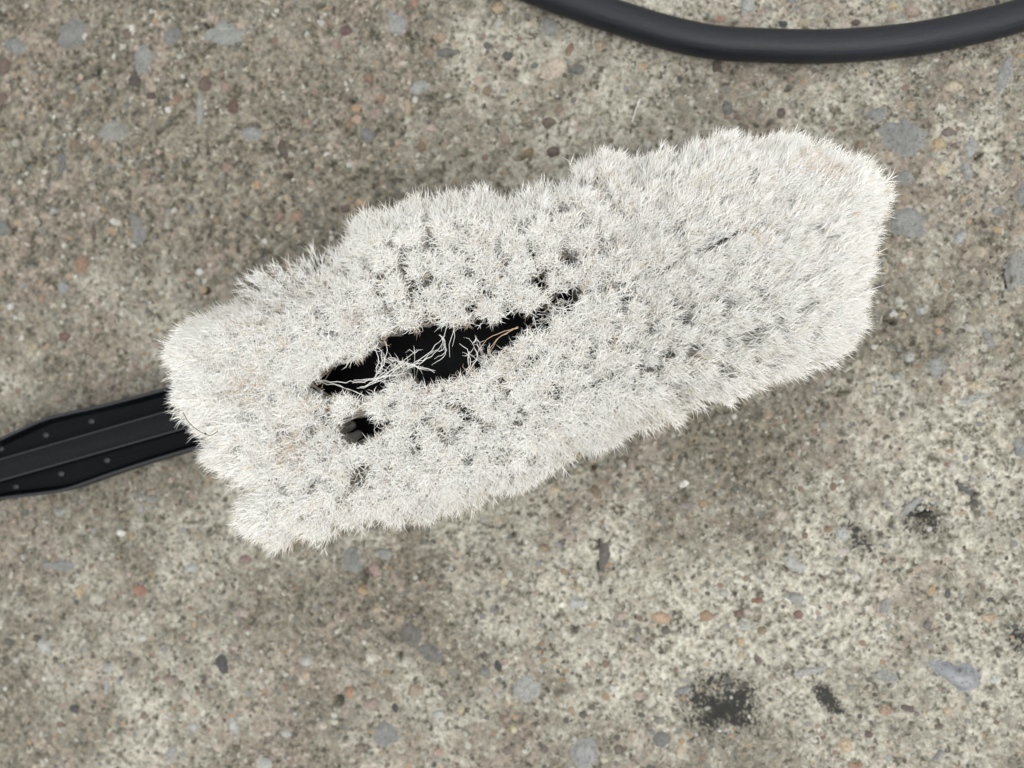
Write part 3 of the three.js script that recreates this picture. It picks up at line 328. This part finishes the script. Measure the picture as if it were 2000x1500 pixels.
{ // handle: two raised rims and a broad middle rib over a sunken floor, swept along a line that runs out to the left
  const stations = [[-0.425, 6], [-0.420, 11], [-0.408, 14], [-0.385, 15.5], [-0.345, 16.5], [-0.31, 17.8], [-0.275, 15.2], [-0.255, 14.0], [-0.240, 13.6], [-0.225, 15.6], [-0.209, 17.6], [-0.197, 17.2], [-0.185, 16.4], [-0.170, 15.8], [-0.153, 15.4], [-0.13, 15.2], [-0.10, 15.2]];
  const hw = (x) => { let i = 1; while (i < stations.length - 1 && stations[i][0] < x) i++; const [a, p] = stations[i - 1], [b, q] = stations[i], p0 = stations[Math.max(0, i - 2)], q0 = stations[Math.min(stations.length - 1, i + 1)], t = (x - a) / (b - a); const m0 = (q - p0[1]) / (b - p0[0]) * (b - a), m1 = (q0[1] - p) / (q0[0] - a) * (b - a); return (2 * t * t * t - 3 * t * t + 1) * p + (t * t * t - 2 * t * t + t) * m0 + (-2 * t * t * t + 3 * t * t) * q + (t * t * t - t * t) * m1; };
  const line = (x) => 0.0394 + (x + 0.2343) * -0.274, dirL = Math.hypot(1, 0.274), vx = 0.274 / dirL, vz = 1 / dirL;
  const topY = (x) => lerp(0.0165, 0.030, (x + 0.425) / 0.325);
  const body = (w) => { const half = [[-w + 2.2, -11.5], [-w + 0.6, -11.1], [-w, -10], [-w, -1.1], [-w + 0.12, -0.55], [-w + 0.45, -0.14], [-w + 0.95, 0], [-w + 1.5, -0.14], [-w + 1.85, -0.55], [-w + 2.1, -1.3], [-w + 2.4, -4.6], [-w + 2.8, -5.6], [-w + 3.6, -6.0], [-w * 0.5, -6.2], [-3, -6.2]]; return [...half, ...half.slice().reverse().map(([a, b]) => [-a, b])]; };
  const rib = (w) => { const k = Math.min(1, w / 13), half = [[-5.9, -7], [-5.7, -5.9], [-5.2, -1.4], [-5.05, -0.7], [-4.75, -0.2], [-4.2, 0.15], [-3.2, 0.75], [-1.7, 1.3]]; return [...half, [0, 1.5], ...half.slice().reverse().map(([a, b]) => [-a, b])].map(([a, b]) => [a * k, b]); };
  const sweep = (profile) => {
    const xs = []; for (let x = -0.425; x <= -0.0999; x += 0.0025) xs.push(x);
    const pos = [], uv = [], idx = []; let n = 0;
    xs.forEach((x, i) => { const pr = profile(hw(x)); n = pr.length; for (const [v, y] of pr) { uv.push(x * 1.2, v / 40); pos.push(x + vx * v / 1000, topY(x) + y / 1000, line(x) + vz * v / 1000); } });
    for (let i = 0; i + 1 < xs.length; i++) for (let j = 0; j < n; j++) { const a = i * n + j, b = i * n + (j + 1) % n; idx.push(a, b, a + n, b, b + n, a + n); }
    for (const [i, flip] of [[0, 0], [xs.length - 1, 1]]) for (let j = 1; j + 1 < n; j++) idx.push(...(flip ? [i * n, i * n + j + 1, i * n + j] : [i * n, i * n + j, i * n + j + 1]));
    const g = new THREE.BufferGeometry(); g.setAttribute('position', new THREE.Float32BufferAttribute(pos, 3)); g.setAttribute('uv', new THREE.Float32BufferAttribute(uv, 2)); g.setIndex(idx.map((_, i) => idx[i - i % 3 + [0, 2, 1][i % 3]])); g.computeVertexNormals(); return g;
  };
  const handle = mesh('handle', sweep(body), plastic, brush);
  mesh('middle_rib', sweep(rib), glossy, handle);
  const rod = (at, y, r) => (w) => { const a = []; for (let i = 0; i < 8; i++) a.push([at(w) + r * Math.cos(i * Math.PI / 4), y + r * Math.sin(i * Math.PI / 4)].map((q, j) => q)); return a.reverse(); };
  for (const s of [-1, 1]) { mesh('rim', sweep(rod((w) => s * (w - 0.9), -0.55, 0.75)), highlitPlastic, handle); mesh('rib_edge', sweep(rod((w) => s * 4.65 * Math.min(1, w / 13), -0.42, 0.5)), highlitPlastic, handle); }
  const dot = new THREE.SphereGeometry(1, 16, 8, 0, 2 * Math.PI, 0, Math.PI / 2); dot.scale(0.00175, 0.0011, 0.00175);
  let k = 0;
  for (const row of [[-0.2168, 0.0238, 0.02335], [-0.2090, 0.0417, 0.02275]]) for (let i = -7; i <= 1; i++) {
    if (row[1] > 0.03 && i === -7) continue;
    const x = row[0] + i * 0.0231 + (row[1] > 0.03 && i === 1 ? 0 : 0), z = row[1] - i * 0.0066, m = mesh(k ? 'grip_dot_' + String(k).padStart(3, '0') : 'grip_dot', dot, highlitPlastic, handle); k++;
    m.position.set(x, topY(x) - 0.00622, z);
  }
}

// bristles: 300 tufts of flagged filaments
const mm = (list) => list.map(([x, z]) => [x / 1000, z / 1000]);
const outlineM = mm(OUTLINE), gapM = mm(GAP), holesM = HOLES.map((h) => h.map((q) => q / 1000)), tanM = TANNED.map((h) => h.map((q) => q / 1000));
function inside(poly, x, z) { let c = false; for (let i = 0, j = poly.length - 1; i < poly.length; j = i++) { const [ax, az] = poly[i], [bx, bz] = poly[j]; if ((az > z) !== (bz > z) && x < (bx - ax) * (z - az) / (bz - az) + ax) c = !c; } return c; }
function edge(poly, x, z) { let d = 9; for (let i = 0, j = poly.length - 1; i < poly.length; j = i++) d = Math.min(d, segDist(x, z, poly[i][0], poly[i][1], poly[j][0], poly[j][1])); return d; }
const bald = (x, z) => inside(gapM, x, z) || holesM.some(([hx, hz, r]) => (x - hx) ** 2 + (z - hz) ** 2 < r * r);
const lowSide = (x, z) => smooth(0.062, 0.018, Math.hypot(x + 0.098, (z + 0.056) * 1.6));
function tipHeight(x, z) {
  const [u] = toLocal(x, z), d = edge(outlineM, x, z);
  return 0.082 - 0.022 * Math.min(1, Math.max(0, (u + 0.135) / 0.27)) - 0.013 * (1 - smooth(0, 0.016, d)) - 0.026 * lowSide(x, z);
}
const rb = rng(771);
const COUNT = 297, FIL = 168, centres = [];
{
  let x0 = 9, x1 = -9, z0 = 9, z1 = -9; for (const [x, z] of outlineM) { x0 = Math.min(x0, x); x1 = Math.max(x1, x); z0 = Math.min(z0, z); z1 = Math.max(z1, z); }
  const pick = () => { for (;;) { const x = lerp(x0, x1, rb()), z = lerp(z0, z1, rb()); if (inside(outlineM, x, z) && !bald(x, z)) return [x, z]; } };
  for (let i = 0; i < COUNT; i++) centres.push(pick());
  const samples = []; for (let i = 0; i < 12000; i++) samples.push(pick());
  for (let it = 0; it < 9; it++) {
    const sum = centres.map(() => [0, 0, 0]);
    for (const [x, z] of samples) { let b = 0, bd = 9; for (let i = 0; i < COUNT; i++) { const dx = centres[i][0] - x, dz = centres[i][1] - z, d = dx * dx + dz * dz; if (d < bd) { bd = d; b = i; } } const s = sum[b]; s[0] += x; s[1] += z; s[2]++; }
    sum.forEach(([a, b, n], i) => { if (n) centres[i] = [a / n, b / n]; });
  }
}
const bristleMat = new THREE.MeshPhysicalMaterial({ vertexColors: true, roughness: 0.7, specularIntensity: 0.5, flatShading: true });
const RINGS = FIL * (3 + 4 * 3), SEGS = FIL * (2 + 4 * 2);
function strands(rings, segs) {
  const P = new Float32Array(rings * 9), N = new Float32Array(rings * 9), C = new Float32Array(rings * 9), I = new Uint32Array(segs * 18); let n = 0, k = 0;
  return {
    add(pts, rad, col) {                                                // pts: flat xyz
      const m = pts.length / 3, first = n;
      for (let i = 0; i < m; i++) {
        const a = Math.max(0, i - 1) * 3, b = Math.min(m - 1, i + 1) * 3; let dx = pts[b] - pts[a], dy = pts[b + 1] - pts[a + 1], dz = pts[b + 2] - pts[a + 2]; const l = Math.hypot(dx, dy, dz) || 1; dx /= l; dy /= l; dz /= l;
        let ax = dy * 0.31 - dz * 0.2, ay = dz * 0.93 - dx * 0.31, az = dx * 0.2 - dy * 0.93; const al = Math.hypot(ax, ay, az) || 1; ax /= al; ay /= al; az /= al;
        const bx = dy * az - dz * ay, by = dz * ax - dx * az, bz = dx * ay - dy * ax, r = rad[i];
        const point = i === m - 1 && r < 0.000001; for (let q = 0; q < (point ? 1 : 3); q++) {
          const c = Math.cos(q * 2.0944), s = Math.sin(q * 2.0944), nx = ax * c + bx * s, ny = ay * c + by * s, nz = az * c + bz * s, o = n * 3;
          P[o] = pts[i * 3] + nx * r; P[o + 1] = pts[i * 3 + 1] + ny * r; P[o + 2] = pts[i * 3 + 2] + nz * r; N[o] = nx; N[o + 1] = ny; N[o + 2] = nz; C[o] = col[0]; C[o + 1] = col[1]; C[o + 2] = col[2]; n++;
        }
        if (point) for (let q = 0; q < 3; q++) { I[k++] = first + (i - 1) * 3 + q; I[k++] = first + (i - 1) * 3 + (q + 1) % 3; I[k++] = first + i * 3; }
        else if (i) for (let q = 0; q < 3; q++) { const a0 = first + (i - 1) * 3 + q, b0 = first + (i - 1) * 3 + (q + 1) % 3; I[k++] = a0; I[k++] = b0; I[k++] = a0 + 3; I[k++] = b0; I[k++] = b0 + 3; I[k++] = a0 + 3; }
      }
    },
    geometry() { const g = new THREE.BufferGeometry(); g.setAttribute('position', new THREE.BufferAttribute(P.subarray(0, n * 3), 3)); g.setAttribute('normal', new THREE.BufferAttribute(N.subarray(0, n * 3), 3)); g.setAttribute('color', new THREE.BufferAttribute(C.subarray(0, n * 3), 3)); g.setIndex(new THREE.BufferAttribute(I.subarray(0, k), 1)); return g; },
  };
}
const gauss = () => (rb() + rb() + rb() - 1.5) * 1.15;
function basePoint(x, z) { const [u, v] = toLocal(x, z), ub = THREE.MathUtils.clamp(u > 0 ? u * 0.77 : u * (1 - 0.21 * smooth(0.05, 0.135, -u)), -0.108, 0.106), strip = lerp(0.0095, 0.0025, smooth(0.005, 0.04, u)), vb = Math.sign(v || 1) * (strip + Math.abs(v) * (0.60 - 18 * strip)); return [...toWorld(ub, vb), ub]; }
// a lost tuft leaves a shaft down to the block: the roots round it stand clear of it
const shaft = [holesM[0][0] - 0.0122, holesM[0][1] + 0.0026];
function standClear(x, z, tx, tz) {
  const dx = tx - holesM[0][0], dz = tz - holesM[0][1], d = Math.hypot(dx, dz) || 1e-6, r = 0.0122;
  return Math.hypot(x - shaft[0], z - shaft[1]) < r && d < 0.022 ? [shaft[0] + dx / d * r, shaft[1] + dz / d * r] : [x, z];
}
const parted = (x, z) => PARTING.some((p, i) => i && segDist(x * 1000, z * 1000, ...PARTING[i - 1], ...p) < 1.3);
const lone = LONE.map(([x, z]) => [x / 1000, z / 1000]);
[...centres, ...lone].forEach(([cx, cz], index) => {
  const single = index >= COUNT;                                        // a lone thin tuft left standing in the gap
  const s = strands(RINGS, SEGS), [bx, bz, bu] = basePoint(cx, cz), by = blockTop(bu) - 0.001, R = 0.0066 * (0.92 + 0.2 * rb()) * (edge(outlineM, cx, cz) < 0.009 ? 1.22 : 1), tuftY = 0.0022 * (rb() - 0.5);
  const locks = smooth(-0.01, 0.05, toLocal(cx, cz)[0]), bunches = [];   // the far half has parted into locks
  for (let b = 0; b < 5; b++) { const a = (b + rb()) / 5 * 2 * Math.PI, q = R * (0.35 + 0.4 * rb()); bunches.push([Math.cos(a) * q, Math.sin(a) * q, lerp(0.0014, 0.0034, locks) * (rb() - 0.5), R * (0.42 + 0.18 * rb()) * (1 - 0.2 * locks)]); }
  const margin = 0.0036 * rb() - 0.0026;
  const tuftTone = 0.97 + 0.04 * rb();
  for (let f = 0; f < (single ? 34 : FIL); f++) {
    let tx, tz, drop = 0, ok = false;
    for (let tries = 0; tries < 8 && !ok; tries++) {
      const b = rb() < lerp(0.2, 0.17, locks) ? [0, 0, -0.001 * locks, R * 0.85] : bunches[Math.floor(rb() * 5)], gx1 = gauss(), gz1 = gauss(); tx = cx + b[0] + gx1 * b[3]; tz = cz + b[1] + gz1 * b[3]; drop = b[2] - 0.0007 * (gx1 * gx1 + gz1 * gz1);
      const d = edge(outlineM, tx, tz); ok = single ? true : (inside(outlineM, tx, tz) ? d : -d) > margin - (rb() < 0.07 ? 0.007 * rb() : 0) && (!bald(tx, tz) || (inside(gapM, tx, tz) && edge(gapM, tx, tz) < 0.0022 * rb() * rb()));
    }
    if (!ok) continue;
    if (rb() < 0.84 * lowSide(tx, tz) || (!single && rb() < 0.85 && parted(tx, tz))) continue;                        // worn thin where the far side is splayed flat
    const stained = !single && rb() < 0.15;                             // shorter fibres browned by dirt among the clean ones
    const ty = tipHeight(tx, tz) - (single ? 0.005 : stained ? 0.0045 + 0.006 * rb() : 0) + tuftY + drop - 0.003 * rb() * rb(), ba = rb() * 6.283, br = 0.0019 * Math.sqrt(rb()), [x0, z0] = standClear(bx + Math.cos(ba) * br, bz + Math.sin(ba) * br, tx, tz);
    const straight = Math.max(smooth(0.0, 0.07, toLocal(tx, tz)[0]) * 0.85, 0.8 * smooth(0.012, 0.002, edge(outlineM, tx, tz))), H = ty - by, curl = 0.0016, pts = [];
    for (const t of [0, 0.58, 0.92]) { const e = 0.35 * t + 0.65 * t * t, w = t > 0 ? curl * t : 0; pts.push(x0 + (tx - x0) * e + (rb() - 0.5) * w, by + H * t * (1.06 - 0.06 * t), z0 + (tz - z0) * e + (rb() - 0.5) * w); }
    const tanned = tanM.some(([qx, qz, r]) => (tx - qx) ** 2 + (tz - qz) ** 2 < r * r), roll = rb();
    let col; const k = tuftTone * (0.97 + 0.04 * rb());
    if (stained) col = [0.56 * k, 0.46 * k, 0.345 * k]; else if (roll < (tanned ? 0.26 : 0.02)) col = [0.70 * k, 0.58 * k, 0.44 * k]; else if (roll < 0.3) col = [0.93 * k, 0.90 * k, 0.83 * k]; else col = [0.966 * k, 0.953 * k, 0.918 * k];
    s.add(pts, [0.00017, 0.00016, 0.00014], col);
    const o = 6, dx = pts[6] - pts[3], dy = pts[7] - pts[4], dz = pts[8] - pts[5], dl = Math.hypot(dx, dy, dz);
    for (let q = 0; q < 4; q++) {                                       // the end splits into frizzy tips
      const len = lerp(0.0024, 0.0036, straight) + 0.0034 * rb(), a = rb() * 6.283, w = lerp(0.35 + 0.95 * rb(), 0.12 + 0.5 * rb(), straight), a2 = a + (rb() - 0.5) * 2.6, w2 = w + lerp(0.5, 0.2, straight) * rb();
      const ux = dx / dl + Math.cos(a) * w, uy = dy / dl, uz = dz / dl + Math.sin(a) * w, vx2 = dx / dl + Math.cos(a2) * w2, vy2 = dy / dl * 0.8, vz2 = dz / dl + Math.sin(a2) * w2, l1 = len * 0.5 / Math.hypot(ux, uy, uz), l2 = len * 0.5 / Math.hypot(vx2, vy2, vz2);
      const mx = pts[o] + ux * l1, my = pts[o + 1] + uy * l1, mz = pts[o + 2] + uz * l1;
      s.add([pts[o], pts[o + 1], pts[o + 2], mx, my, mz, mx + vx2 * l2, my + vy2 * l2, mz + vz2 * l2], [0.000125, 0.00011, 0], col);
    }
  }
  mesh(index ? 'bristle_tuft_' + String(index).padStart(3, '0') : 'bristle_tuft', s.geometry(), bristleMat, brush);
});
STRAYS.forEach((q, i) => { // single filaments that have fallen across the gap
  const [ax, ay, az, mx, my, mz, ex, ey, ez] = q.map((v) => v / 1000), s = strands(200, 200), col = i % 7 === 5 ? [0.55, 0.42, 0.28] : [0.88, 0.86, 0.81];
  const curve = new THREE.QuadraticBezierCurve3(new THREE.Vector3(ax, ay, az), new THREE.Vector3(mx, my, mz), new THREE.Vector3(ex, ey, ez));
  for (let k = 0; k < 3; k++) { const p = []; const jx = (rb() - 0.5) * 0.008, jz = (rb() - 0.5) * 0.008, fan = 0.5 + rb(); for (let t = 0; t <= 8; t++) { const c = curve.getPoint(t / 8); p.push(c.x + jx * fan * t / 8 + (rb() - 0.5) * 0.0012, c.y + (rb() - 0.5) * 0.0006, c.z + jz * fan * t / 8 + (rb() - 0.5) * 0.0012); } s.add(p, [0.00014, 0.00014, 0.00014, 0.00013, 0.00013, 0.00012, 0.00011, 0.0001, 0.00006], col); }
  mesh(i ? 'stray_bristle_' + String(i).padStart(3, '0') : 'stray_bristle', s.geometry(), bristleMat, brush);
});
finish(brush);

// ---------------------------------------------------------------- small loose things
{
  const pts = [[-116.3, 10.7], [-115.7, 14.4], [-113.3, 16.9], [-110.7, 18.2], [-107.8, 18.8], [-104.6, 19.0], [-101.8, 17.4]].map(([x, z]) => new THREE.Vector3(x / 1000, tipHeight(x / 1000, z / 1000) + 0.0038, z / 1000));
  const dark = new THREE.MeshStandardMaterial({ color: new THREE.Color().setRGB(0.035, 0.032, 0.028), roughness: 0.7 });
  const hair = mesh('hair', new THREE.TubeGeometry(new THREE.CatmullRomCurve3(pts), 40, 0.00013, 6), dark, scene);
  const sp = mesh('speck', new THREE.IcosahedronGeometry(0.00042, 1), dark, hair); sp.position.set(-0.1080, pts[4].y + 0.0002, 0.0186);
  finish(label(hair, 'thin dark curled hair caught on the white bristle tips', 'hair'));
  const curve = new THREE.CatmullRomCurve3([[59.1, -130.6, 2.2], [57.5, -126.6, 2.6], [55.6, -120.5, 1.0]].map(([x, z, y]) => new THREE.Vector3(x / 1000, y / 1000, z / 1000)));
  const loose = mesh('loose_bristle', new THREE.TubeGeometry(curve, 16, 0.00022, 6), new THREE.MeshStandardMaterial({ color: new THREE.Color().setRGB(0.85, 0.85, 0.83), roughness: 0.6 }), scene);
  finish(label(loose, 'single loose white bristle lying on the concrete beside the brush', 'bristle'));
}

renderer.render(scene, camera);
